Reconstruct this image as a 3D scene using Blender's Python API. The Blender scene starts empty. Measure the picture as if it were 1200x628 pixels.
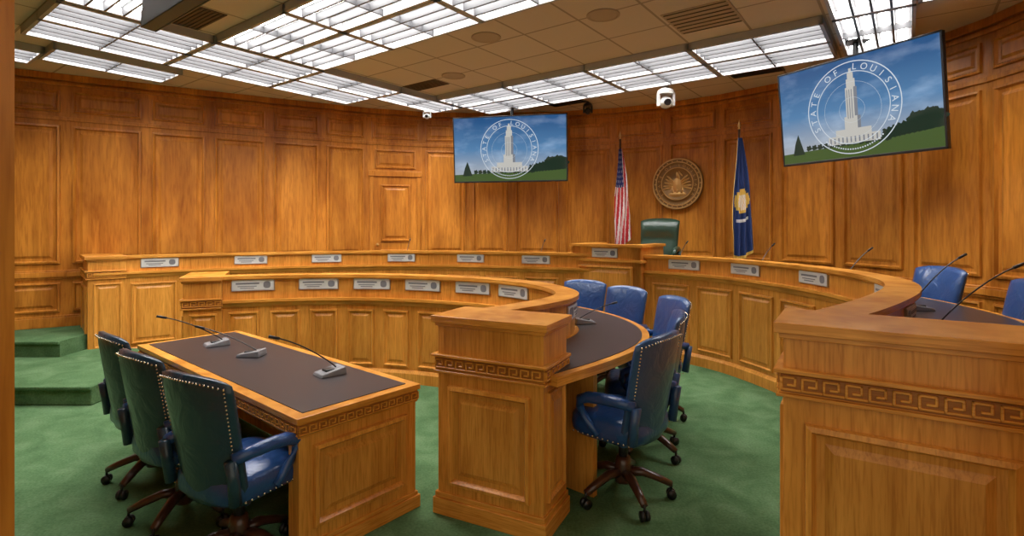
import bpy, bmesh, math, random
from mathutils import Matrix, Vector
random.seed(4)
S=bpy.context.scene
try:
    S.view_settings.view_transform='Standard'
    S.view_settings.look='None'
except Exception: pass

# ------------------------------------------------------------ materials
def mat(name, col=(.5,.5,.5), rough=.5, metal=0, emis=None, es=0, coat=0, spec=None):
    m=bpy.data.materials.new(name); m.use_nodes=True
    b=m.node_tree.nodes['Principled BSDF']
    b.inputs['Base Color'].default_value=(*col,1)
    b.inputs['Roughness'].default_value=rough
    b.inputs['Metallic'].default_value=metal
    if coat: b.inputs['Coat Weight'].default_value=coat
    if spec is not None: b.inputs['Specular IOR Level'].default_value=spec
    if emis:
        b.inputs['Emission Color'].default_value=(*emis,1)
        b.inputs['Emission Strength'].default_value=es
    return m
def pos_noise(m, scale, nscale, detail=4, dist=0., rot=None):
    nt=m.node_tree; N=nt.nodes; L=nt.links
    g=N.new('ShaderNodeNewGeometry'); mp=N.new('ShaderNodeMapping')
    mp.inputs['Scale'].default_value=scale
    if rot: mp.inputs['Rotation'].default_value=rot
    L.new(g.outputs['Position'],mp.inputs['Vector'])
    n=N.new('ShaderNodeTexNoise'); n.inputs['Scale'].default_value=nscale
    n.inputs['Detail'].default_value=detail; n.inputs['Distortion'].default_value=dist
    L.new(mp.outputs['Vector'],n.inputs['Vector'])
    return n
def ramp(m, src, stops):
    r=m.node_tree.nodes.new('ShaderNodeValToRGB')
    e=r.color_ramp.elements
    e[0].position=stops[0][0]; e[0].color=(*stops[0][1],1)
    e[1].position=stops[-1][0]; e[1].color=(*stops[-1][1],1)
    for p,c in stops[1:-1]:
        x=e.new(p); x.color=(*c,1)
    m.node_tree.links.new(src,r.inputs['Fac'])
    return r
def mixc(m, a, b, fac, mode='MULTIPLY'):
    x=m.node_tree.nodes.new('ShaderNodeMix'); x.data_type='RGBA'; x.blend_type=mode
    x.inputs[0].default_value=fac
    m.node_tree.links.new(a,x.inputs[6]); m.node_tree.links.new(b,x.inputs[7])
    return x.outputs[2]
def wood(name, dark, light, scale, rough=.33, lo=(.78,.70,.58), k=1.0, fine=None, big=(1.6,1.6,.6)):
    dark=tuple(c*k for c in dark); light=tuple(c*k for c in light)
    m=mat(name,light,rough,spec=.35); b=m.node_tree.nodes['Principled BSDF']
    n1=pos_noise(m,scale,1.0,6,.6)
    r1=ramp(m,n1.outputs['Fac'],[(.3,dark),(.7,light)])
    n2=pos_noise(m,big,1.6,5,.8)
    r2=ramp(m,n2.outputs['Fac'],[(.34,lo),(.60,(1,1,1))])
    o=mixc(m,r1.outputs['Color'],r2.outputs['Color'],.9)
    fs=fine or tuple(s*5 for s in scale)
    n3=pos_noise(m,fs,1.0,3,.3)
    r3=ramp(m,n3.outputs['Fac'],[(.32,(.76,.67,.54)),(.54,(1,1,1))])
    o=mixc(m,o,r3.outputs['Color'],.9)
    m.node_tree.links.new(o,b.inputs['Base Color'])
    bp=m.node_tree.nodes.new('ShaderNodeBump'); bp.inputs['Strength'].default_value=.04
    m.node_tree.links.new(n1.outputs['Fac'],bp.inputs['Height'])
    m.node_tree.links.new(bp.outputs['Normal'],b.inputs['Normal'])
    return m
WD,WL=(.52,.188,.021),(.75,.305,.042)
WALLW=wood('wall_cherry_wood',WD,WL,(9,9,.9),.36,(.62,.52,.42))
WALL2=wood('wall_cherry_wood_b',WD,WL,(11,11,1.1),.36,(.68,.58,.48),.87)
WALL3=wood('wall_cherry_wood_c',WD,WL,(7,7,.8),.36,(.66,.58,.46),1.10)
DD,DL=(.63,.26,.038),(.82,.38,.070)
DESKV=wood('desk_oak_vertical',DD,DL,(22,22,1.4),.3)
DESK2=wood('desk_oak_vertical_b',DD,DL,(26,26,1.6),.3,k=.88)
DESK3=wood('desk_oak_vertical_c',DD,DL,(18,18,1.2),.3,k=1.05)
DESKH=wood('desk_oak_horizontal',DD,DL,(2.0,2.0,34),.27,fine=(7,7,150))
DARKW=wood('frieze_dark_oak',(.34,.12,.014),(.42,.16,.022),(3,3,30),.4)
LEGW=mat('dark_walnut',(.06,.022,.012),.3,coat=.3)
BLACKTOP=mat('black_leather_desktop',(.028,.020,.021),.34)
BLACK=mat('black_plastic',(.012,.012,.013),.35)
GREYP=mat('grey_plastic',(.22,.22,.23),.4)
WHITEP=mat('white_plastic',(.75,.75,.73),.4)
PLATE=mat('nameplate_white',(.62,.62,.60),.35)
PTXT=mat('nameplate_text',(.18,.18,.2),.5)
PMET=mat('nameplate_silver',(.5,.5,.5),.3,1)
BRASS=mat('brass',(.75,.5,.18),.3,1)
BRONZE=mat('bronze_seal',(.62,.37,.12),.38,.5)
BRONZED=mat('bronze_dark',(.23,.12,.033),.45,.4)
NAIL=mat('nailheads',(.75,.68,.55),.25,1)
VENT=mat('vent_grille',(.10,.07,.045),.6)
SPK=mat('speaker_grille',(.44,.34,.24),.7)
def leather(name,c):
    m=mat(name,c,.30,coat=.2); b=m.node_tree.nodes['Principled BSDF']
    n=pos_noise(m,(1,1,1),120,3)
    bp=m.node_tree.nodes.new('ShaderNodeBump'); bp.inputs['Strength'].default_value=.12
    n2=pos_noise(m,(1,1,1),7,3,1.2)
    bp2=m.node_tree.nodes.new('ShaderNodeBump'); bp2.inputs['Strength'].default_value=.35; bp2.inputs['Distance'].default_value=.03
    m.node_tree.links.new(n2.outputs['Fac'],bp2.inputs['Height'])
    m.node_tree.links.new(bp2.outputs['Normal'],bp.inputs['Normal'])
    m.node_tree.links.new(n.outputs['Fac'],bp.inputs['Height'])
    m.node_tree.links.new(bp.outputs['Normal'],b.inputs['Normal'])
    return m
BLUE=leather('blue_leather',(.016,.066,.22))
BLUEB=leather('blue_leather_back',(.026,.075,.19))
TEAL=leather('dark_navy_leather_back',(.014,.046,.078))
GREEN=leather('green_leather',(.022,.052,.034))
# carpet
CARPET=mat('green_carpet',(.06,.2,.06),.95,spec=.1)
n=pos_noise(CARPET,(1,1,1),4.2,8,.5)
r=ramp(CARPET,n.outputs['Fac'],[(.32,(.078,.158,.066)),(.5,(.105,.200,.088)),(.68,(.145,.250,.120))])
n2=pos_noise(CARPET,(1,1,1),70,5)
r2=ramp(CARPET,n2.outputs['Fac'],[(.3,(.55,.58,.55)),(.7,(1,1,1))])
o=mixc(CARPET,r.outputs['Color'],r2.outputs['Color'],.8)
b=CARPET.node_tree.nodes['Principled BSDF']; CARPET.node_tree.links.new(o,b.inputs['Base Color'])
bp=CARPET.node_tree.nodes.new('ShaderNodeBump'); bp.inputs['Strength'].default_value=.4
CARPET.node_tree.links.new(n2.outputs['Fac'],bp.inputs['Height']); CARPET.node_tree.links.new(bp.outputs['Normal'],b.inputs['Normal'])
# ceiling tile
CEIL=mat('ceiling_tile',(.6,.5,.38),.9)
nt=CEIL.node_tree; g=nt.nodes.new('ShaderNodeNewGeometry'); mp=nt.nodes.new('ShaderNodeMapping')
mp.vector_type='POINT'; mp.inputs['Rotation'].default_value=(0,0,math.radians(36.87))
nt.links.new(g.outputs['Position'],mp.inputs['Vector'])
bk=nt.nodes.new('ShaderNodeTexBrick'); bk.offset=0; bk.squash=1
bk.inputs['Scale'].default_value=1; bk.inputs['Brick Width'].default_value=.61; bk.inputs['Row Height'].default_value=.61
bk.inputs['Mortar Size'].default_value=.012; bk.inputs['Color1'].default_value=(.68,.58,.48,1); bk.inputs['Color2'].default_value=(.63,.535,.44,1)
bk.inputs['Mortar'].default_value=(.36,.29,.22,1)
nt.links.new(mp.outputs['Vector'],bk.inputs['Vector'])
nt.links.new(bk.outputs['Color'],nt.nodes['Principled BSDF'].inputs['Base Color'])
FIXF=mat('fixture_metal_trim',(.45,.45,.46),.4)
FIXR=mat('fixture_louvre_blade',(.09,.09,.095),.5)
FIXE=mat('fixture_lamp',(.9,.9,.9),.5,emis=(1,.975,.95),es=20.0)

# ------------------------------------------------------------ mesh builder
class MB:
    def __init__(s): s.v=[];s.f=[];s.m=[]
    def add(s,pts,faces,mi=0):
        o=len(s.v); s.v+= [tuple(p) for p in pts]
        for f in faces: s.f.append([i+o for i in f]); s.m.append(mi)
    def box(s,M,x0,x1,y0,y1,z0,z1,mi=0):
        P=[M@Vector((x,y,z)) for z in(z0,z1) for y in(y0,y1) for x in(x0,x1)]
        s.add(P,[(0,2,3,1),(4,5,7,6),(0,1,5,4),(2,6,7,3),(0,4,6,2),(1,3,7,5)],mi)
    def tube(s,pts,r,n=8,mi=0,sx=1,sy=1,up=None):
        pts=[Vector(p) for p in pts]; k=len(pts)
        rs=r if isinstance(r,(list,tuple)) else [r]*k
        V=[];up0=Vector(up) if up else None
        for i,p in enumerate(pts):
            t=(pts[min(i+1,k-1)]-pts[max(i-1,0)]).normalized()
            a=up0 if up0 else (Vector((0,0,1)) if abs(t.z)<.9 else Vector((1,0,0)))
            x=t.cross(a).normalized(); y=x.cross(t)
            for j in range(n):
                an=2*math.pi*j/n
                V.append(p+x*math.cos(an)*rs[i]*sx+y*math.sin(an)*rs[i]*sy)
        F=[]
        for i in range(k-1):
            for j in range(n): F.append((i*n+j,i*n+(j+1)%n,(i+1)*n+(j+1)%n,(i+1)*n+j))
        F.append(tuple(range(n))); F.append(tuple((k-1)*n+j for j in range(n)))
        s.add(V,F,mi)
    def lathe(s,M,prof,n=20,mi=0):
        V=[];F=[];k=len(prof)
        for r,z in prof:
            for j in range(n):
                a=2*math.pi*j/n; V.append(M@Vector((r*math.cos(a),r*math.sin(a),z)))
        for i in range(k-1):
            for j in range(n): F.append((i*n+j,i*n+(j+1)%n,(i+1)*n+(j+1)%n,(i+1)*n+j))
        F.append(tuple(range(n))); F.append(tuple((k-1)*n+j for j in range(n)))
        s.add(V,F,mi)
    def sphere(s,c,r,mi=0,n=8,m=6,sc=(1,1,1)):
        c=Vector(c); V=[];F=[]
        for i in range(1,m):
            t=math.pi*i/m
            for j in range(n):
                a=2*math.pi*j/n
                V.append(c+Vector((r*sc[0]*math.sin(t)*math.cos(a),r*sc[1]*math.sin(t)*math.sin(a),r*sc[2]*math.cos(t))))
        V.append(c+Vector((0,0,r*sc[2]))); V.append(c-Vector((0,0,r*sc[2])))
        for i in range(m-2):
            for j in range(n): F.append((i*n+j,i*n+(j+1)%n,(i+1)*n+(j+1)%n,(i+1)*n+j))
        T=len(V)-2
        for j in range(n):
            F.append((T,(j+1)%n,j)); F.append((T+1,(m-2)*n+j,(m-2)*n+(j+1)%n))
        s.add(V,F,mi)
    def sweep(s,f,prof,s0,s1,n,mi=0):
        k=len(prof);V=[];F=[]
        for i in range(n+1):
            t=s0+(s1-s0)*i/n
            for (o,z) in prof: V.append(f(t,o,z))
        for i in range(n):
            for j in range(k): F.append((i*k+j,i*k+(j+1)%k,(i+1)*k+(j+1)%k,(i+1)*k+j))
        F.append(tuple(range(k))); F.append(tuple(n*k+j for j in range(k)))
        s.add(V,F,mi)
    def poly(s,pts,mi=0): s.add(pts,[tuple(range(len(pts)))],mi)
    def mesh(s,name,mats,smooth=False):
        me=bpy.data.meshes.new(name); me.from_pydata(s.v,[],s.f)
        for m in mats: me.materials.append(m)
        for p,mi in zip(me.polygons,s.m): p.material_index=mi; p.use_smooth=smooth
        bm=bmesh.new(); bm.from_mesh(me)
        bmesh.ops.recalc_face_normals(bm,faces=bm.faces[:]); bm.to_mesh(me); bm.free()
        return me
    def obj(s,name,mats,parent=None,smooth=False,bevel=0,seg=2):
        return link(name,s.mesh(name,mats,smooth),parent,bevel,seg)
def link(name,me,parent=None,bevel=0,seg=2):
    o=bpy.data.objects.new(name,me); S.collection.objects.link(o)
    if parent: o.parent=parent
    if bevel:
        b=o.modifiers.new('bevel','BEVEL'); b.width=bevel; b.segments=seg; b.limit_method='ANGLE'; b.angle_limit=math.radians(40)
        b.harden_normals=False
    return o
def empty(name,loc=(0,0,0),rz=0):
    e=bpy.data.objects.new(name,None); e.location=loc; e.rotation_euler=(0,0,rz); e.empty_display_size=.1
    S.collection.objects.link(e); return e
def frame(o,xd,yd=None):
    xd=Vector((xd[0],xd[1],0)).normalized()
    yd=Vector((-xd.y,xd.x,0)) if yd is None else Vector((yd[0],yd[1],0)).normalized()
    o=Vector((o[0],o[1],o[2] if len(o)>2 else 0))
    M=Matrix(((xd.x,yd.x,0,o.x),(xd.y,yd.y,0,o.y),(0,0,1,o.z),(0,0,0,1)))
    return M
I4=Matrix.Identity(4)

class Path:
    def __init__(s,pts,smooth=True):
        P=[Vector(p) for p in pts]; d=[]
        if smooth:
            Q=[2*P[0]-P[1]]+P+[2*P[-1]-P[-2]]
            for i in range(1,len(Q)-2):
                a,b,c,e=Q[i-1:i+3]
                for k in range(24):
                    t=k/24
                    d.append(.5*((2*b)+(c-a)*t+(2*a-5*b+4*c-e)*t*t+(3*b-a-3*c+e)*t**3))
            d.append(P[-1])
        else: d=P
        for _ in range(60 if smooth else 0):
            d=[d[0]]+[(d[i-1]+2*d[i]+d[i+1])/4 for i in range(1,len(d)-1)]+[d[-1]]
        s.d=d; s.s=[0]
        for i in range(1,len(d)): s.s.append(s.s[-1]+(d[i]-d[i-1]).length)
        s.L=s.s[-1]
    def raw(s,t):
        t=max(0,min(s.L,t)); import bisect
        i=min(max(bisect.bisect_right(s.s,t)-1,0),len(s.d)-2)
        k=(t-s.s[i])/(s.s[i+1]-s.s[i]); return s.d[i].lerp(s.d[i+1],k)
    def at(s,t):
        p=s.raw(t); T=(s.raw(min(s.L,t+.06))-s.raw(max(0,t-.06))).normalized()
        return p,T,Vector((-T.y,T.x))
    def f(s,t,o,z):
        p,T,N=s.at(t); q=p+N*o; return Vector((q.x,q.y,z))
    def near(s,x,y):
        v=Vector((x,y)); i=min(range(len(s.d)),key=lambda i:(s.d[i]-v).length); return s.s[i]

RINGS=[(0,0),(.004,-.022),(.022,-.026),(.036,-.003),(.062,-.002),(.090,-.016)]
def panel(mb,f,s0,s1,z0,z1,rings=RINGS,n=1,mi=0,y=0,k=1.0,fi=None):
    R=[(d*k,yy*k) for d,yy in rings]
    fi=mi if fi is None else fi
    def row(d,yy,z):
        return [f(s0+d+(s1-s0-2*d)*j/n,y+yy,z) for j in range(n+1)]
    for q,((d0,y0),(d1,y1)) in enumerate(zip(R[:-1],R[1:])):
        m_=mi if q<3 else fi
        for za,zb in((z0+d0,z0+d1),(z1-d0,z1-d1)):
            a=row(d0,y0,za); b=row(d1,y1,zb)
            mb.add(a+b,[(j,j+1,n+2+j,n+1+j) for j in range(n)],m_)
        for sa,sb in((s0+d0,s0+d1),(s1-d0,s1-d1)):
            mb.add([f(sa,y+y0,z0+d0),f(sb,y+y1,z0+d1),f(sb,y+y1,z1-d1),f(sa,y+y0,z1-d0)],[(0,1,2,3)],m_)
    d,yy=R[-1]; a=row(d,yy,z0+d); b=row(d,yy,z1-d)
    mb.add(a+b,[(j,j+1,n+2+j,n+1+j) for j in range(n)],fi)
def Mf(M): return lambda s,o,z: M@Vector((s,o,z))
def greek(mb,M,x0,x1,z0,z1,y=0,mi=0,mib=1):
    h=z1-z0; mb.box(M,x0,x1,y-.004,y+.004,z0-.006,z1+.006,mib)
    n=max(1,round((x1-x0)/(h*1.25))); w=(x1-x0)/n; t=.16
    for i in range(n):
        X=x0+i*w
        for a,b_,c,d in((0,t*.8,0,1),(0,.78,1-t,1),(.78-t*.8,.78,.32,1),(.32,.78,.32,.32+t),(0,1,0,t)):
            mb.box(M,X+a*w,X+b_*w,y-.011,y,z0+c*h,z0+d*h,mi)

# ------------------------------------------------------------ room shell
CH=3.5; DZ=.344
WP=[(-6.75,5.95),(-5.6,6.65),(-4.89,7.08),(-4.26,7.46),(-3.6,7.85),(-2.94,8.2),(-2.33,8.55),(-1.5,8.82),(-.72,8.93)]
C0=Vector((0,4.5)); R0=4.38
for a in (90,79,68,57,46.5,36,25.5,15,4.5,-6,-16.5,-27,-37):
    WP.append((C0.x+R0*math.cos(math.radians(a)),C0.y+R0*math.sin(math.radians(a))))
WP.append((3.55,1.17))
root=empty('wall_back')
body=MB(); trim=MB(); rw=random.Random(7)
for i in range(len(WP)-1):
    p=Vector(WP[i]);q=Vector(WP[i+1]);L=(q-p).length
    M=frame(p,q-p); f=Mf(M)
    body.box(M,-.02,L+.02,0,.14,0,CH)
    trim.box(M,0,L,-.025,0,DZ,DZ+.12); trim.box(M,0,L,-.014,0,DZ+.12,DZ+.145)
    door=(i==6)
    if not door:
        trim.box(M,0,L,-.035,0,.965,1.03); trim.box(M,0,L,-.02,0,.94,.965); trim.box(M,0,L,-.02,0,1.03,1.05)
        panel(body,f,.06,L-.06,.53,.90,fi=rw.choice((0,1,2)))
        panel(body,f,.06,L-.06,1.13,2.86,fi=rw.choice((0,1,2)),k=1.15)
    else:
        x0,x1=.09,L-.09
        trim.box(M,x0-.06,x0,-.03,0,DZ,2.45);trim.box(M,x1,x1+.06,-.03,0,DZ,2.45)
        trim.box(M,x0-.08,x1+.08,-.045,0,2.41,2.5)
        panel(body,f,x0+.02,x1-.02,2.54,2.85,fi=1)
        d=MB(); d.box(M,x0,x1,-.014,-.002,DZ+.01,2.41)
        panel(d,f,x0+.11,x1-.11,1.35,2.28,y=-.014); panel(d,f,x0+.11,x1-.11,DZ+.2,1.22,y=-.014)
        d.sphere(M@Vector((x0+.06,-.06,1.3)),.028,1)
        d.tube([M@Vector((x0+.06,-.01,1.3)),M@Vector((x0+.06,-.06,1.3))],.01,8,1)
        d.obj('door_1',[WALLW,BRASS])
    trim.box(M,0,L,-.018,0,2.92,2.97)
    panel(body,f,.06,L-.06,3.02,3.30,fi=rw.choice((0,1,2)))
    trim.box(M,0,L,-.03,0,3.36,3.40); trim.box(M,0,L,-.05,0,3.42,CH)
body.obj('panelling',[WALLW,WALL2,WALL3],root); trim.obj('mouldings',[WALLW],root,bevel=.006)
mb=MB(); M=frame((-6.75,1.05),(0,1)); L=4.95
mb.box(M,0,L,0,.14,0,CH)
for k in range(5): panel(mb,Mf(M),.05+k*.96,.93+k*.96,1.13,2.86)
mb.obj('wall_left',[WALLW])
mb=MB()
mb.box(I4,-6.75,-1.10,.95,1.17,0,CH); mb.box(I4,1.30,3.6,.95,1.17,0,CH); mb.box(I4,-1.1,1.3,.95,1.17,2.9,CH)
mb.box(I4,-1.20,-1.085,.93,.96,0,2.95)
mb.obj('wall_front',[WALLW])
mb=MB(); mb.box(I4,-7.2,5.2,-1.5,9.4,-.1,0); mb.obj('floor',[CARPET])
mb=MB(); mb.box(I4,-7.2,5.2,.9,9.4,CH,CH+.1); mb.obj('ceiling',[CEIL])

# ------------------------------------------------------------ ring desks
PF=Path([(-3.19,5.14),(-2.6,5.38),(-1.95,5.51),(-1.35,5.48),(-.75,5.3),(-.2,5.02),(.18,4.62),(.36,4.15),(.32,3.78),(.08,3.45),(-.15,3.22),(-.396,2.96)])
PO=Path([(-4.92,6.13),(-4.2,6.75),(-3.2,7.25),(-2.0,7.6),(-.8,7.52),(0,7.27),(.69,7.03),(1.32,6.76),(1.87,6.37),(2.3,5.85),(2.56,5.09),(2.64,4.4),(2.55,3.7),(2.24,3.11),(1.65,2.5),(.99,1.95)])

def nameplate_geo(mb,f,s,z,w=.40,h=.12,y=0,sgn=-1):
    n=4
    def bx(s0,s1,z0,z1,yo,mi):
        mb.sweep(f,[(y,z0),(y+sgn*yo,z0),(y+sgn*yo,z1),(y,z1)],s0,s1,n,mi)
    bx(s-w/2,s+w/2,z-h/2,z+h/2,.012,1)
    bx(s-w/2+.008,s+w/2-.008,z-h/2+.008,z+h/2-.008,.015,0)
    bx(s-w*.40,s+w*.14,z+.008,z+.024,.017,2)
    bx(s-w*.36,s+w*.08,z-.016,z-.008,.017,2)
    bx(s-w*.30,s+w*.02,z-.034,z-.026,.017,2)
    n=1
    for a in range(4):
        r=.034; x=r*math.cos(a*math.pi/8); zz=r*math.sin((a+1)*math.pi/8)
        bx(s+w*.32-x,s+w*.32+x,z-zz,z+zz,.0165,2)

def ring(name,P,H,zd,W,D,plates,z0p,backplates=(),blockL=None,blockR=None,dais=0,npan=12,pt=.09):
    root=empty(name)
    b=MB();n=110; e=.05; e1=P.L-D*.72
    b.sweep(P.f,[(0,0),(.11,0),(.11,H-.03),(0,H-.03)],e,e1,n,0)
    b.sweep(P.f,[(-.03,0),(0,0),(0,.13),(-.012,.13),(-.03,.10)],e,e1,n,0)
    b.obj('front_board',[DESKV],root)
    h=MB()
    h.sweep(P.f,[(-.012,zd-.045),(0,zd-.045),(0,zd+.03),(-.05,zd+.03),(-.05,zd+.005),(-.028,zd-.01)],e,e1,n,0)
    h.sweep(P.f,[(-.035,H-.03),(.14,H-.03),(.14,H),(-.035,H)],e,e1,n,0)
    h.sweep(P.f,[(-.012,H-.05),(0,H-.05),(0,H-.03),(-.02,H-.03)],e,e1,n,0)
    h.sweep(P.f,[(.11,zd-.05),(W,zd-.05),(W,zd),(.11,zd)],e,e1,n,0)
    h.obj('rails_and_cap',[DESKH],root)
    t=MB(); t.sweep(P.f,[(.14,zd),(W-.05,zd),(W-.05,zd+.004),(.14,zd+.004)],D*.9,P.L-D*.85,n,0)
    t.obj('desktop_inlay',[BLACKTOP],root)
    p=MB(); Ls=P.L-2*D; w=Ls/npan
    for i in range(npan):
        s0=D+i*w+.05; panel(p,P.f,s0,s0+w-.10,z0p,zd-pt,n=8,k=.8,fi=rw.choice((0,1,2)))
    for i in range(0,npan+1,3):
        s=D+i*w
        if s>P.L-D-.05 or s<D+.05: continue
        pp,T,N=P.at(s); M=frame(pp,T); p.box(M,-.02,.02,.1,W-.12,dais,zd-.05)
    p.obj('panels',[DESKV,DESK2,DESK3],root)
    k=MB()
    def block(M,W,D):
        k.box(M,0,W,0,D,0,H-.035,0)
        k.box(M,-.022,W+.022,-.022,D,0,.09,1); k.box(M,-.012,W+.012,-.012,D,.09,.12,1)
        k.box(M,-.03,W+.03,-.03,D+.01,H-.035,H+.003,1)
        k.box(M,-.014,W+.014,-.014,D,H-.055,H-.035,1)
        k.box(M,-.012,W+.012,-.012,D,zd-.03,zd+.045,1)
        k.box(M,-.030,W+.030,-.030,D+.0,zd+.045,zd+.060,1)
        k.box(M,-.022,W+.022,-.022,D+.0,zd-.043,zd-.03,1)
        Ms=M@Matrix.Translation((W,0,0))@Matrix.Rotation(math.radians(90),4,'Z')
        Ml=M@Matrix.Translation((0,D,0))@Matrix.Rotation(math.radians(-90),4,'Z')
        for Mx,LL in((M,W),(Ms,D),(Ml,D)): greek(k,Mx,-.008,LL+.008,zd-.018,zd+.034,-.012,1,2)
        panel(k,Mf(M),.07,W-.07,.17,zd-pt-.02,k=1.0,fi=3)
        if D>.25:
            panel(k,Mf(Ms),.05,D-.04,.17,zd-.09,k=.7); panel(k,Mf(Ml),.04,D-.05,.17,zd-.09,k=.7)
    if blockR: block(frame(*blockR),W,D)
    if blockL: block(frame(*blockL),W,D)
    k.obj('end_pedestals',[DESKV,DESKH,DARKW,DESK2],root,bevel=.002,seg=1)
    q=MB()
    for (x,y) in plates: nameplate_geo(q,P.f,P.near(x,y),H-.03-.065,y=0)
    for (x,y) in backplates: nameplate_geo(q,P.f,P.near(x,y),H-.03-.075,w=.3,h=.1,y=.11,sgn=1)
    q.obj('nameplates',[PLATE,PMET,PTXT],root)
    return root
def leftblock(P,W):
    p,T,N=P.at(.03); o=p+N*W-T*.03; return (o,-N,T)
xf=Vector((.583,-.29)).normalized()
ring('committee_desk',PF,1.10,.83,.64,.33,
     [(-2.62,5.37),(-2.0,5.5),(-1.45,5.5),(-.9,5.35),(-.4,5.1),(0,4.8)],.16,
     backplates=[(.33,3.85),(0,3.35),(.3,4.4)],
     blockL=leftblock(PF,.6),blockR=(Vector((-.396,2.96))-xf*.02,xf),npan=13)
xo=Vector((.56,-.36)).normalized()
ring('committee_desk',PO,1.245,1.02,.72,.36,
     [(-4.4,6.6),(-3.5,7.12),(-2.6,7.45),(-1.6,7.6),(-.6,7.45),(.32,7.15),(2.03,6.2),(2.44,5.5),(2.6,4.6),(2.45,3.5),(1.7,2.5)],.17,
     backplates=[(2.0,2.8)],blockL=leftblock(PO,.7),blockR=(Vector((1.0,1.95))-xo*.0,xo),dais=DZ,npan=21,pt=.11)

# rostrum
root=empty('rostrum'); k=MB()
Lc=Vector((.80,7.03)); nd=Vector((.8,-.6)); M=frame(Lc,nd); w=.96; HP=1.37
k.box(M,0,w,0,.14,0,HP-.035,0); k.box(M,0,.1,0,.75,0,HP-.035,0); k.box(M,w-.1,w,0,.75,0,HP-.035,0)
k.box(M,-.03,w+.03,-.03,.17,HP-.035,HP,1); k.box(M,-.03,.13,.17,.76,HP-.035,HP,1); k.box(M,w-.13,w+.03,.17,.76,HP-.035,HP,1)
k.box(M,-.03,w+.03,-.03,0,1.15,1.18,1); k.box(M,-.02,w+.02,-.02,0,0,.12,1)
k.box(M,w,w+.03,0,.7,1.15,1.18,1)
panel(k,Mf(M),.1,w-.1,.2,1.1); k.box(M,.1,w-.1,.12,.7,1.14,1.19,1)
k.obj('rostrum_body',[DESKV,DESKH,DARKW],root)
kk=MB(); nameplate_geo(kk,Mf(M),w/2,1.26,w=.36,y=-.001); kk.obj('nameplate',[PLATE,PMET,PTXT],root)
kk=MB(); kk.box(M,.0,1.2,.72,1.6,DZ,DZ+.17); kk.obj('platform',[CARPET],root)

# dais and steps
top=[P for P in [PO.f(PO.L*i/60,.05,0) for i in range(61)]]
poly=[(p.x,p.y) for p in top]+[(1.62,1.57),(2.2,1.2),(3.5,1.2)]+[(x-.0,y) for x,y in reversed(WP[:-1])]+[(-6.72,5.77),(-4.93,5.77)]
mb=MB(); n=len(poly)
mb.add([(x,y,DZ) for x,y in poly]+[(x,y,0) for x,y in poly],[tuple(range(n))]+[(i,(i+1)%n,n+(i+1)%n,n+i) for i in range(n)],0)
me=mb.mesh('dais_floor',[CARPET]); bm=bmesh.new(); bm.from_mesh(me); bmesh.ops.triangulate(bm,faces=[f for f in bm.faces if len(f.verts)>4],ngon_method='EAR_CLIP'); bm.to_mesh(me); bm.free()
link('dais_floor',me)
mb=MB()
for (x0,y0,x1,y1,z) in ((-6.72,4.72,-3.75,5.80,.172),):
    mb.box(I4,x0,x1,y0,y1,0,z); mb.box(I4,x0,x1+.0,y0-.02,y0+.02,z-.035,z)
mb.box(I4,-4.95,-3.95,5.8,6.2,0,.172)
mb.box(I4,-6.72,-4.93,5.75,5.79,DZ-.035,DZ+.001)
mb.obj('carpeted_steps',[CARPET],bevel=.012,seg=3)

# ------------------------------------------------------------ witness table
P1=Vector((-2.84,4.01));P2=Vector((-1.0,2.46)); d=(P2-P1).normalized(); TL=(P2-P1).length; TW=.74; TH=.70
M=frame(P1,d)
root=empty('witness_table'); t=MB()
t.box(M,0,TL,0,TW,TH-.03,TH,1); t.box(M,.012,TL-.012,.012,TW-.012,TH-.10,TH-.03,1)
for (Mx,L) in ((M,TL),(M@Matrix.Translation((TL,0,0))@Matrix.Rotation(math.pi/2,4,'Z'),TW),(M@Matrix.Translation((TL,TW,0))@Matrix.Rotation(math.pi,4,'Z'),TL),(M@Matrix.Translation((0,TW,0))@Matrix.Rotation(-math.pi/2,4,'Z'),TW)):
    greek(t,Mx,.012,L-.012,TH-.086,TH-.044,.012,1,2)
for x0,x1 in((.02,.12),(TL-.12,TL-.02)):
    t.box(M,x0,x1,.02,TW-.02,.0,TH-.10,0)
    t.box(M,x0-.02,x1+.02,.0,TW,0,.07,1); t.box(M,x0-.01,x1+.01,.01,TW-.01,.07,.09,1)
t.box(M,.1,TL-.1,TW-.09,TW-.05,.02,TH-.1,0)
Me=M@Matrix.Translation((TL-.02,.02,0))@Matrix.Rotation(math.pi/2,4,'Z'); panel(t,Mf(Me),.07,TW-.11,.15,TH-.15,fi=3)
Me=M@Matrix.Translation((TL-.1,TW-.05,0))@Matrix.Rotation(math.pi,4,'Z')
for i in range(3): panel(t,Mf(Me),.05+i*.72,.7+i*.72,.1,TH-.15)
t.obj('table_body',[DESKV,DESKH,DARKW,DESK2],root,bevel=.003)
t=MB(); t.box(M,.06,TL-.06,.06,TW-.06,TH-.001,TH+.004); t.obj('desktop_inlay',[BLACKTOP],root)

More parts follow.
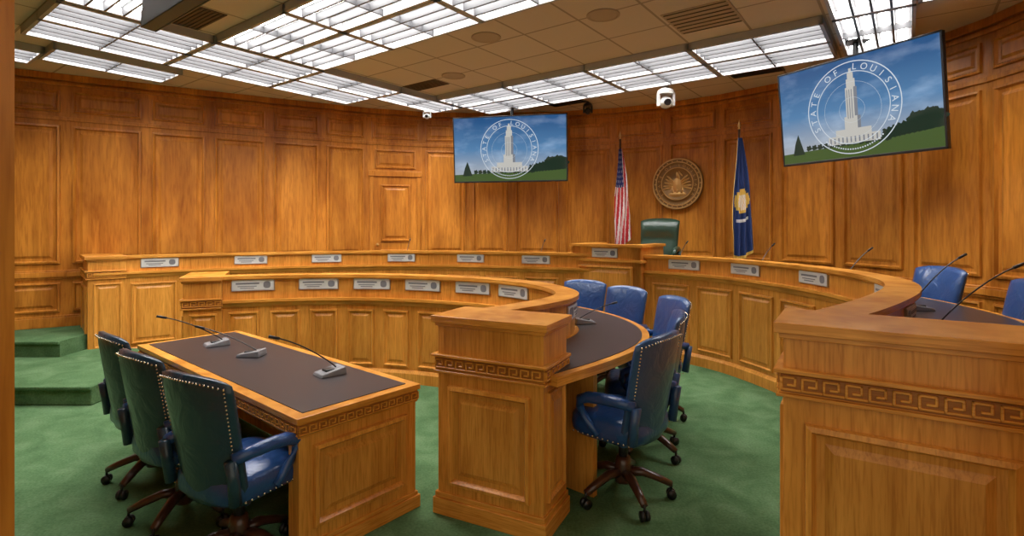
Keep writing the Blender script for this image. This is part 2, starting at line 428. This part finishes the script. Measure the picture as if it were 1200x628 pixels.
# ------------------------------------------------------------ chairs
def chair_meshes(cb,cf,nm,head=False):
    up=MB()
    nn=28; prof=[(.90,.39),(.985,.415),(1,.455),(.985,.49),(.93,.515),(.7,.53),(.35,.537),(.05,.538)]
    def se(a,p=4.2):
        c,s_=math.cos(a),math.sin(a); return (abs(c)**(2/p)*(1 if c>=0 else -1),abs(s_)**(2/p)*(1 if s_>=0 else -1))
    V=[];F=[]
    for k,z in prof:
        for j in range(nn):
            x,y=se(2*math.pi*j/nn); V.append((x*.255*k,.02+y*.25*k,z))
    for i in range(len(prof)-1):
        for j in range(nn): F.append((i*nn+j,i*nn+(j+1)%nn,(i+1)*nn+(j+1)%nn,(i+1)*nn+j))
    F.append(tuple(range(nn)));F.append(tuple((len(prof)-1)*nn+j for j in range(nn)))
    up.add(V,F,0)
    nu,nv=16,16
    def bp(u,v,th):
        hw=.24+.035*v
        zt=1.0-.035*abs(u)**3
        z=.39+(zt-.39)*v
        y=-.19-.10*v+.07*u*u*(1-.2*v)
        return Vector((u*hw,y+th,z))
    V=[];F=[]
    def sg(u): return 1-abs(u)**6*.7
    for side in(0,1):
        for i in range(nv+1):
            for j in range(nu+1):
                v=i/nv;u=-1+2*j/nu
                e=sg(u)*(1-.6*v**12)
                bulge=.028*(1-u*u)*math.sin(math.pi*min(1,v*1.05))
                if head: bulge=(1-u**4)*(.05*max(0,math.sin(math.pi*(v-.62)/.38)) if v>.62 else .03*math.sin(math.pi*v/.62))
                th=(.05*e+bulge) if side==0 else -.03*e
                V.append(bp(u,v,th))
    K=(nu+1)*(nv+1)
    for side in(0,1):
        for i in range(nv):
            for j in range(nu):
                a=side*K+i*(nu+1)+j; F.append((a,a+1,a+nu+2,a+nu+1))
    mi=[0]*(nu*nv)+[1]*(nu*nv)
    for i in range(nv):
        for j in(0,nu):
            a=i*(nu+1)+j; F.append((a,a+nu+1,a+nu+1+K,a+K)); mi.append(1)
    for j in range(nu):
        for i in(0,nv):
            a=i*(nu+1)+j; F.append((a,a+1,a+1+K,a+K)); mi.append(1)
    o=len(up.v); up.v+=[tuple(x) for x in V]
    for f_,m_ in zip(F,mi): up.f.append([q+o for q in f_]); up.m.append(m_)
    for sx in(-1,1):
        pts=[(sx*.262,-.22,.635),(sx*.28,-.12,.645),(sx*.288,-.02,.648),(sx*.288,.07,.64),(sx*.284,.125,.617),(sx*.278,.135,.575),(sx*.27,.105,.52),(sx*.262,.06,.465),(sx*.26,.02,.43)]
        up.tube(pts,[.034,.038,.04,.04,.038,.032,.028,.026,.026],10,0,sx=.8,sy=.8)
        up.tube([(sx*.258,-.2,.43),(sx*.266,-.215,.54),(sx*.264,-.23,.635)],[.03,.028,.03],8,1)
    m1=up.mesh(nm+'_upholstery',[cf,cb],True)
    nl=MB()
    for sx in(-1,1):
        for i in range(30):
            v=.03+.94*i/29; p=bp(sx*.93,v,-.03*sg(.93)*1.0); nl.sphere(p+Vector((0,-.003,0)),.0055,0,6,4)
    for i in range(25):
        u=-.93+1.86*i/24; p=bp(u,.965,-.03*sg(u)); nl.sphere(p+Vector((0,-.003,0)),.0055,0,6,4)
    for sx in(-1,1):
        for i in range(12):
            nl.sphere((sx*.258,-.18+.034*i,.415),.0055,0,6,4)
    m2=nl.mesh(nm+'_nailheads',[NAIL],True)
    bs=MB()
    bs.lathe(I4,[(.10,.375),(.10,.39)],20,1); bs.box(I4,-.1,.1,-.12,.12,.365,.39,1)
    bs.lathe(I4,[(.028,.2),(.028,.375)],14,1); bs.lathe(I4,[(.05,.09),(.055,.12),(.05,.2),(.04,.24)],16,0)
    for k in range(5):
        a=2*math.pi*k/5+.3; c,s_=math.cos(a),math.sin(a)
        bs.tube([(c*.03,s_*.03,.15),(c*.12,s_*.12,.15),(c*.22,s_*.22,.115),(c*.29,s_*.29,.085)],[.034,.031,.027,.023],8,0,sx=1,sy=.8)
        cx,cy=c*.29,s_*.29
        bs.tube([(cx,cy,.05),(cx,cy,.09)],.008,8,1)
        for w in(-.016,.016):
            ox,oy=-s_*w,c*w
            bs.tube([(cx+ox*1.5,cy+oy*1.5,.028),(cx+ox*.4,cy+oy*.4,.028)],.028,12,1)
    m3=bs.mesh(nm+'_base',[LEGW,BLACK],True)
    return m1,m2,m3
CM={'blue':chair_meshes(BLUEB,BLUE,'blue_chair'),'wit':chair_meshes(TEAL,BLUE,'witness_chair'),'green':chair_meshes(GREEN,GREEN,'green_chair',True)}
def chair(kind,x,y,face,z=0,name='office_chair',sc=1.0,sx=1.0):
    e=empty(name,(x,y,z),math.atan2(face[1],face[0])-math.pi/2); e.scale=(sx,sx,sc)
    for nm,m in zip(('upholstery','nailheads','swivel_base'),CM[kind]):
        link(nm,m,e)
    return e
for (x,y),fa in zip([(-1.30,2.52),(-1.80,2.91),(-2.27,3.36)],[(.46,.88),(.56,.82),(.62,.78)]):
    chair('wit',x,y,fa,sc=.96,sx=.90)
for x,y in[(.66,3.14),(.93,3.78),(1.16,4.47),(.96,5.15),(.68,5.72)]:
    fx,fy=-.5-x,4.15-y
    chair('blue',x,y,(fx,fy),sc=1.0,sx=.96)
for x,y in[(3.25,4.3),(3.0,3.32)]:
    chair('blue',x,y,(-x,4.4-y),z=DZ,sc=.93,sx=.96)
chair('green',1.98,7.3,(-.5,-.85),z=DZ+.17,name='executive_chair',sc=1.2)

# ------------------------------------------------------------ microphones
def mic(x,y,z,dx,dy,h=.34,reach=.36,ang=None):
    e=empty('gooseneck_microphone',(x,y,z),math.atan2(dy,dx))
    b=MB()
    P=[(-.08,-.06,0),(.085,-.06,0),(.085,.06,0),(-.08,.06,0),(-.075,-.055,.045),(.075,-.055,.02),(.075,.055,.02),(-.075,.055,.045)]
    b.add(P,[(0,1,2,3),(4,5,6,7),(0,1,5,4),(1,2,6,5),(2,3,7,6),(3,0,4,7)],0)
    b.box(I4,-.02,.04,-.03,.03,.02,.038,1)
    b.obj('mic_base',[GREYP,BLACK],e,bevel=.006)
    s=MB(); pts=[]
    for i in range(12):
        t=i/11; pts.append((-.04+reach*(t**1.1),0,.035+h*math.sin(t*1.1)/math.sin(1.1)))
    s.tube(pts,.004,8,0); s.tube([pts[-2],Vector(pts[-1])+ (Vector(pts[-1])-Vector(pts[-2]))*.5],.0085,10,0)
    s.obj('gooseneck',[BLACK],e,smooth=True)
mic(-2.22,3.98,TH+.004,-.75,-.65,.22,.40); mic(-1.80,3.66,TH+.004,-1.0,.05,.16,.42); mic(-1.10,3.2,TH+.004,-.7,-.7,.24,.38)
def rmic(P,x,y,off,z,h=.3,reach=.3,rot=0):
    s=P.near(x,y); p,T,N=P.at(s); q=p+N*off; dN=N.copy(); dN.rotate(Matrix.Rotation(rot,2)); mic(q.x,q.y,z,dN.x,dN.y,h,reach)
for x,y in[(.36,4.15),(-.2,5.02)]: rmic(PF,x,y,.22,.834,.12,.3)
for x,y,r in[(1.87,6.37,0),(2.4,5.6,.2),(2.62,4.6,.2),(2.55,3.7,.3),(2.2,3.05,.3),(.3,7.2,0),(-1.6,7.6,0)]: rmic(PO,x,y,.25,1.024,.34,.36,r)

# ------------------------------------------------------------ TVs
def sky_mat():
    m=mat('screen_sky',(0,0,0),.3); nt=m.node_tree; b=nt.nodes['Principled BSDF']
    tc=nt.nodes.new('ShaderNodeTexCoord'); sp=nt.nodes.new('ShaderNodeSeparateXYZ'); nt.links.new(tc.outputs['Object'],sp.inputs[0])
    mr=nt.nodes.new('ShaderNodeMapRange'); mr.inputs[1].default_value=-.5; mr.inputs[2].default_value=.5; nt.links.new(sp.outputs['Z'],mr.inputs[0])
    r=ramp(m,mr.outputs[0],[(.15,(.40,.45,.52)),(.5,(.09,.24,.46)),(.95,(.012,.09,.26))])
    n=nt.nodes.new('ShaderNodeTexNoise'); n.inputs['Scale'].default_value=2.6; n.inputs['Detail'].default_value=6
    mp=nt.nodes.new('ShaderNodeMapping'); mp.inputs['Scale'].default_value=(1,1,2.4); nt.links.new(tc.outputs['Object'],mp.inputs[0]); nt.links.new(mp.outputs[0],n.inputs['Vector'])
    r2=ramp(m,n.outputs['Fac'],[(.48,(0,0,0)),(.8,(.26,.29,.32))])
    o=mixc(m,r.outputs['Color'],r2.outputs['Color'],.7,'ADD')
    nt.links.new(o,b.inputs['Emission Color']); b.inputs['Emission Strength'].default_value=.85
    return m
SKY=sky_mat()
def em(n,c,s=.85): return mat(n,(0,0,0),.4,emis=c,es=s)
LAWN=em('screen_lawn',(.055,.105,.022)); TREE=em('screen_trees',(.010,.028,.015)); TOWER=em('screen_tower',(.58,.57,.53)); TOWD=em('screen_tower_shadow',(.20,.22,.26)); SEALW=em('screen_seal_white',(.68,.75,.82))
_ch={}
def glyph(c):
    if c in _ch: return _ch[c]
    cu=bpy.data.curves.new('g','FONT'); cu.body=c; cu.align_x='CENTER'; cu.size=1
    o=bpy.data.objects.new('g',cu); S.collection.objects.link(o)
    dg=bpy.context.evaluated_depsgraph_get(); dg.update()
    me=o.evaluated_get(dg).to_mesh()
    r=([tuple(v.co) for v in me.vertices],[tuple(p.vertices) for p in me.polygons])
    bpy.data.objects.remove(o); _ch[c]=r; return r
def ringtext(mb,M,txt,r,size,a0,a1,mi=0,flip=False,y=-.004):
    n=len(txt)
    for i,c in enumerate(txt):
        if c==' ': continue
        a=math.radians(a0+(a1-a0)*i/(n-1)); V,F=glyph(c)
        rot=a-math.pi/2 if not flip else a+math.pi/2
        cx,cz=r*math.cos(a),r*math.sin(a); pts=[]
        for (x,yy,_) in V:
            x*=size; yy=(yy-(0 if not flip else .7))*size
            pts.append(M@Vector((cx+x*math.cos(rot)-yy*math.sin(rot),y,cz+x*math.sin(rot)+yy*math.cos(rot))))
        mb.add(pts,F,mi)
def annulus(mb,M,cx,cz,r0,r1,y,mi,n=64):
    V=[];F=[]
    for j in range(n):
        a=2*math.pi*j/n
        for r in(r0,r1): V.append(M@Vector((cx+r*math.cos(a),y,cz+r*math.sin(a))))
    for j in range(n): a=2*j;b=2*((j+1)%n); F.append((a,a+1,b+1,b))
    mb.add(V,F,mi)
def tv(name,L,R,zc,H,tilt,pic=True,roll=0):
    L=Vector(L);R=Vector(R);W=(R-L).length; c=(L+R)/2
    e=empty(name,(c.x,c.y,zc)); ang=math.atan2(R.y-L.y,R.x-L.x)
    e.rotation_euler=(Matrix.Rotation(ang,4,'Z')@Matrix.Rotation(math.radians(tilt),4,'X')@Matrix.Rotation(math.radians(roll),4,'Y')).to_euler()
    b=MB(); w,h=W/2,H/2
    b.box(I4,-w,w,.0,.05,-h,h); b.box(I4,-w,-w+.018,-.008,0,-h,h); b.box(I4,w-.018,w,-.008,0,-h,h); b.box(I4,-w,w,-.008,0,h-.018,h); b.box(I4,-w,w,-.008,0,-h,-h+.025)
    b.box(I4,-w*.5,w*.5,.05,.09,-h*.5,h*.5)
    b.obj('tv_housing',[BLACK],e,bevel=.003)
    if pic:
        s=MB(); s.poly([(-w+.018,-.002,-h+.025),(w-.018,-.002,-h+.025),(w-.018,-.002,h-.018),(-w+.018,-.002,h-.018)])
        s.obj('screen',[SKY],e)
        q=MB(); x0,x1=-w+.018,w-.018; zb=-h+.025
        q.poly([(x0,-.003,zb),(x1,-.003,zb),(x1,-.003,zb+.20*H),(0,-.003,zb+.13*H),(x0,-.003,zb+.10*H)],0)
        def blob(cx,cz,r,y=-.0035):
            q.poly([(cx+r*(1+.18*math.sin(5*a+cx*9)+.1*math.sin(11*a))*math.cos(a),y,cz+r*(1+.18*math.sin(4*a+cz*7)+.1*math.cos(9*a))*math.sin(a)) for a in[2*math.pi*k/28 for k in range(28)]],1)
        q.poly([(x0+.07*W,-.0035,zb+.07*H),(x0+.16*W,-.0035,zb+.07*H),(x0+.135*W,-.0035,zb+.2*H),(x0+.115*W,-.0035,zb+.3*H),(x0+.09*W,-.0035,zb+.2*H)],1)
        for k in range(10):
            t=k/9; blob(.2*W+.25*W*t,zb+.18*H+.07*H*t,.035*W+.022*W*t)
        blob(.43*W,zb+.30*H,.04*W); blob(.36*W,zb+.27*H,.05*W)
        for k in range(14): blob(-.3*W+.5*W*k/13,zb+.14*H,.018*W)
        q.poly([(x0,-.0042,zb),(x1,-.0042,zb),(x1,-.0042,zb+.12*H),(0,-.0042,zb+.10*H),(x0,-.0042,zb+.075*H)],0)
        def rc(xa,xb,za,zz,mi=2,y=-.004): q.poly([(xa*W,y,za*H),(xb*W,y,za*H),(xb*W,y,zz*H),(xa*W,y,zz*H)],mi)
        rc(-.16,.16,-.34,-.26); rc(-.11,.11,-.26,-.20); rc(-.05,.05,-.20,-.08); rc(-.036,.036,-.08,.2); rc(-.027,.027,.2,.28); rc(-.018,.018,.28,.34); rc(-.008,.008,.34,.38)
        rc(.016,.036,-.08,.2,3,-.0043); rc(.03,.05,-.2,-.08,3,-.0043)
        for k in range(3): x=-.028+.014*k; rc(x,x+.005,-.1,.18,3,-.0045)
        for k in range(12): x=-.15+.026*k; rc(x,x+.009,-.33,-.275,3,-.0045)
        q.obj('screen_picture',[LAWN,TREE,TOWER,TOWD],e)
        t=MB(); annulus(t,I4,0,.0,.343*H,.350*H,-.006,0); annulus(t,I4,0,0,.438*H,.447*H,-.006,0)
        ringtext(t,I4,'STATE OF LOUISIANA',.362*H,.085*H,205,-25,0,y=-.006)
        for k in range(26):
            a=math.radians(228+84*k/25); x,z=.4*H*math.cos(a),.4*H*math.sin(a)
            annulus(t,I4,x,z,0.002,.008*H,-.006,0,8)
        for k in (0,3): annulus(t,I4,0,-.02*H,(.12+.05*k)*H,(.122+.05*k)*H,-.006,0,40)
        t.obj('screen_seal_lettering',[SEALW],e)
    return e
tv('television',(-.93,8.42),(.845,8.05),2.80,1.03,5)
tv('television',(3.09,6.08),(3.80,4.64),2.80,1.04,6)
e=tv('television',(-.5,1.46),(-1.46,2.2),2.75,.7,4,pic=True)
for x,y in((0.0,8.33),(3.52,5.42),(-.99,1.79)):
    mb=MB(); mb.tube([(x,y,2.85),(x,y,CH)],.025,12); mb.box(Matrix.Translation((x,y,0)),-.1,.1,-.1,.1,CH-.02,CH); mb.obj('tv_ceiling_mount',[BLACK])

# ------------------------------------------------------------ wall seal
def wallpt(dirr):
    for i in range(len(WP)-1):
        p=Vector(WP[i]);q=Vector(WP[i+1]); dd=q-p
        a=p.x-dirr*p.y; b_=q.x-dirr*q.y
        if a*b_<=0 and p.y>3:
            t=a/(a-b_); return p+dd*t,dd.normalized()
P_,T_=wallpt(.316)
M=frame((P_.x+T_.y*.05,P_.y-T_.x*.05,2.24),T_); e=empty('state_seal'); m1=MB()
MR=M@Matrix.Rotation(math.radians(90),4,'X')
m1.lathe(MR,[(.38,-.03),(.39,.0),(.39,.03),(.375,.045),(.36,.035),(.345,.028),(.33,.04),(.315,.028),(.255,.028),(.245,.04),(.235,.03),(.0,.03)],56,0)
m1.obj('seal_disc',[BRONZED],e,smooth=True)
m2=MB(); annulus(m2,M,0,0,.236,.25,-.042,0); annulus(m2,M,0,0,.32,.335,-.042,0); annulus(m2,M,0,0,.365,.385,-.047,0)
ringtext(m2,M,'STATE OF LOUISIANA',.262,.06,215,-35,0,y=-.033); ringtext(m2,M,'CONFIDENCE',.31,.04,240,300,0,flip=True,y=-.033)
def relief(cx,cz,rx,rz,ang=0,d=.02):
    V=[M@Vector((cx,-.03-d,cz))]; n=16
    for k in range(n):
        a=2*math.pi*k/n; x,z=rx*math.cos(a),rz*math.sin(a); V.append(M@Vector((cx+x*math.cos(ang)-z*math.sin(ang),-.03,cz+x*math.sin(ang)+z*math.cos(ang))))
    m2.add(V,[(0,1+k,1+(k+1)%n) for k in range(n)],0)
relief(0,-.02,.07,.11); relief(.01,.12,.025,.06,.3); relief(.05,.15,.05,.012,-.9)
for k in range(5):
    for sx in(-1,1):
        relief(sx*(.10+.012*k),.07-.035*k,.085,.017,sx*(.75-.22*k))
relief(0,-.16,.14,.04); relief(-.07,-.115,.022,.045,.2); relief(0,-.11,.022,.05); relief(.07,-.115,.022,.045,-.2)
for k in range(28):
    a=2*math.pi*k/28; relief(.35*math.cos(a),.35*math.sin(a),.014,.012,a,.012)
m2.obj('seal_relief',[BRONZE],e)

# ------------------------------------------------------------ flags
RED=mat('flag_red',(.55,.02,.03),.7);WHT=mat('flag_white',(.8,.78,.75),.7);NVY=mat('flag_navy',(.02,.03,.15),.7);FBL=mat('louisiana_blue',(.02,.045,.16),.6);GLD=mat('gold_fringe',(.75,.5,.1),.5)
def flag(name,x,y,ztop,zf,fl,width,kind):
    e=empty(name,(x,y,DZ)); b=MB()
    b.lathe(I4,[(.14,0),(.14,.02),(.06,.05),(.03,.09),(.02,.1)],24,0)
    b.tube([(0,0,.08),(0,0,ztop-DZ-.1)],.014,12,1)
    b.lathe(Matrix.Translation((0,0,ztop-DZ-.12)),[(.005,-.0),(.02,.01),(.012,.03),(.022,.05),(.012,.09),(.0015,.13)],12,0)
    b.obj('pole_and_stand',[BRASS,LEGW],e,smooth=True)
    c=MB(); nu,nv=56,40; V=[];F=[];mi=[]
    zt=zf-DZ
    for i in range(nv+1):
        v=i/nv
        for j in range(nu+1):
            u_=j/nu
            wv=width*(.22+.78*min(1,v*1.35)**.8)
            xx=.03*v+ (u_-.5)*wv+.008*math.sin(9*v+u_*5)
            yy=-.02-.045*(.4+.6*v)*(1+math.sin(u_*math.pi*7+v*1.5))*.8
            zz=zt-fl*v-.12*v*math.sin(u_*math.pi)*.6+.10*v*u_
            V.append((xx,yy,zz))
    for i in range(nv):
        for j in range(nu):
            a=i*(nu+1)+j; F.append((a,a+1,a+nu+2,a+nu+1)); u_=j/nu; v=i/nv
            if kind=='us':
                if v<.40 and u_<.85-.5*v:
                    m=2
                    if (i%4==1 and j%6==2) or (i%4==3 and j%6==5): m=1
                else: m=0 if int((u_*1.0+v*.45)*9)%2==0 else 1
            else:
                m=3
                r=((u_-.5)/.36)**2+((v-.52)/.10)**2
                if r<1: m=1 if r<.45 and (i+j)%3 else 4
                if .66<v<.70 and .2<u_<.8: m=1
                if j>=nu-1 or j<1 or i>=nv-1: m=4
            mi.append(m)
    c.v=V;c.f=[list(f) for f in F];c.m=mi
    c.obj('cloth',[RED,WHT,NVY,FBL,GLD],e,smooth=True)
flag('us_flag',1.66,8.12,3.05,2.78,1.45,.26,'us')
flag('louisiana_flag',2.97,6.92,2.98,2.75,1.55,.29,'la')

# ------------------------------------------------------------ ceiling devices + fixtures
def inside(x,y):
    P=WP+[(-6.75,1.2)]; c=False; j=len(P)-1
    for i in range(len(P)):
        if (P[i][1]>y)!=(P[j][1]>y) and x<(P[j][0]-P[i][0])*(y-P[i][1])/(P[j][1]-P[i][1])+P[i][0]: c=not c
        j=i
    return c
def ab(a,b_): return (.8*a+.6*b_,-.6*a+.8*b_)
def fixture(a0,b0,la,lb,along):
    pts=[ab(a0+x*la,b0+y*lb) for x in(0,1) for y in(0,1)]
    if not all(inside(*(Vector(p)+(Vector(p)-Vector((-1,4.5))).normalized()*.08)) for p in pts): return
    x,y=ab(a0,b0)
    e=empty('ceiling_light'); e.location=(x,y,CH); e.rotation_euler=(0,0,math.atan2(-.6,.8))
    if along=='b': L,W=lb,la; M=Matrix(((0,1,0,0),(1,0,0,0),(0,0,1,0),(0,0,0,1)))
    else: L,W=la,lb; M=I4
    m=MB(); t=.03
    m.box(M,0,L,0,t,-.075,0);m.box(M,0,L,W-t,W,-.075,0);m.box(M,0,t,0,W,-.075,0);m.box(M,L-t,L,0,W,-.075,0)
    n=4; c=(W-2*t)/n; g=MB()
    for k in range(1,n):
        yy=t+k*c
        V=[]
        for xx in(t,L-t):
            V+= [M@Vector((xx,yy-.012,-.004)),M@Vector((xx,yy+.012,-.004)),M@Vector((xx,yy+.009,-.075)),M@Vector((xx,yy-.009,-.075))]
        m.add(V,[(0,1,2,3),(4,5,6,7),(0,3,7,4),(1,2,6,5),(2,3,7,6),(0,1,5,4)],1)
    m.box(M,L/2-.008,L/2+.008,t,W-t,-.07,-.013,1)
    m.obj('louvre_frame',[FIXF,FIXR],e)
    for k in range(n):
        yy=t+k*c; g.box(M,t+.004,L-t-.004,yy+.035,yy+c-.035,-.012,-.002)
    m=MB(); m.box(M,t,L-t,t,W-t,-.002,-.0005); m.obj('reflector_pan',[FIXF],e)
    g.obj('diffuser',[FIXE],e)
def region(a0,a1,b0,b1,along):
    la,lb=(1.22,.61) if along=='a' else (.61,1.22)
    na=max(1,round((a1-a0)/la)); nb=max(1,round((b1-b0)/lb))
    for i in range(na):
        for j in range(nb): fixture(a0+i*la,b0+j*lb,la-.01,lb-.01,along)
region(-5.49,-.61,5.49,6.71,'a')
region(-.55,.7,4.27,6.71,'b')
region(-5.49,-1.83,2.44,3.66,'a')
region(-6.75,-5.53,1.22,6.1,'b')
region(-7.62,-7.01,1.52,5.2,'b')
region(-7.93,-7.32,.3,1.52,'b')
region(-5.49,-3.05,.61,1.83,'a')
for a,b_,k in((-4.6,4.9,'s'),(-2.2,4.3,'s'),(-3.4,4.1,'s'),(-5.2,5.0,'v'),(-1.5,7.0,'v'),(-4.2,7.0,'v'),(-1.5,4.9,'v2'),(-5.2,2.13,'v')):
    x,y=ab(a,b_); M=Matrix.Translation((x,y,CH))@Matrix.Rotation(math.atan2(-.6,.8),4,'Z'); m=MB()
    if k=='s':
        m.lathe(M,[(.15,0),(.15,-.008),(.135,-.012),(.12,-.006),(.0,-.006)],28); m.obj('ceiling_speaker',[SPK])
    else:
        w,h=(.3,.14) if k=='v' else (.29,.29)
        m.box(M,-w,w,-h,h,-.008,0,0)
        for i in range(7): yy=-h+.02+(2*h-.05)*i/6; m.box(M,-w+.02,w-.02,yy,yy+.012,-.014,-.008,1)
        m.obj('air_vent',[SPK if k!='v' else VENT,VENT if k!='v' else BLACK])
def ptz(x,y,z,dark,s=1):
    e=empty('security_camera',(x,y,z)); c=MB()
    c.lathe(I4,[(.03*s,CH-z),(.03*s,.1*s)],16,0); c.lathe(I4,[(.085*s,.06*s),(.085*s,.1*s),(.05*s,.13*s)],24,0)
    c.box(I4,-.09*s,-.065*s,-.03*s,.03*s,-.06*s,.08*s,0); c.box(I4,.065*s,.09*s,-.03*s,.03*s,-.06*s,.08*s,0)
    c.sphere((0,0,-.02*s),.066*s,0,20,14); c.tube([(0,-.05*s,-.025*s),(0,-.085*s,-.035*s)],.035*s,20,1)
    c.obj('camera_body',[BLACK if dark else WHITEP,BLACK],e,smooth=False,bevel=.004)
ptz(2.02,6.95,3.25,False,1.25); ptz(1.16,8.1,3.38,True,.8); ptz(-1.35,8.4,3.36,False,.7)

# ------------------------------------------------------------ world + camera
w=bpy.data.worlds.new('world'); S.world=w; w.use_nodes=True
w.node_tree.nodes['Background'].inputs[0].default_value=(1,.85,.65,1); w.node_tree.nodes['Background'].inputs[1].default_value=.8
cam=bpy.data.cameras.new('camera'); co=bpy.data.objects.new('camera',cam); S.collection.objects.link(co)
co.location=(0,0,1.6); co.rotation_euler=(math.radians(90),0,0)
cam.sensor_width=36; cam.lens=620/1200*36; cam.shift_y=-49/1200; cam.clip_start=.05
S.camera=co
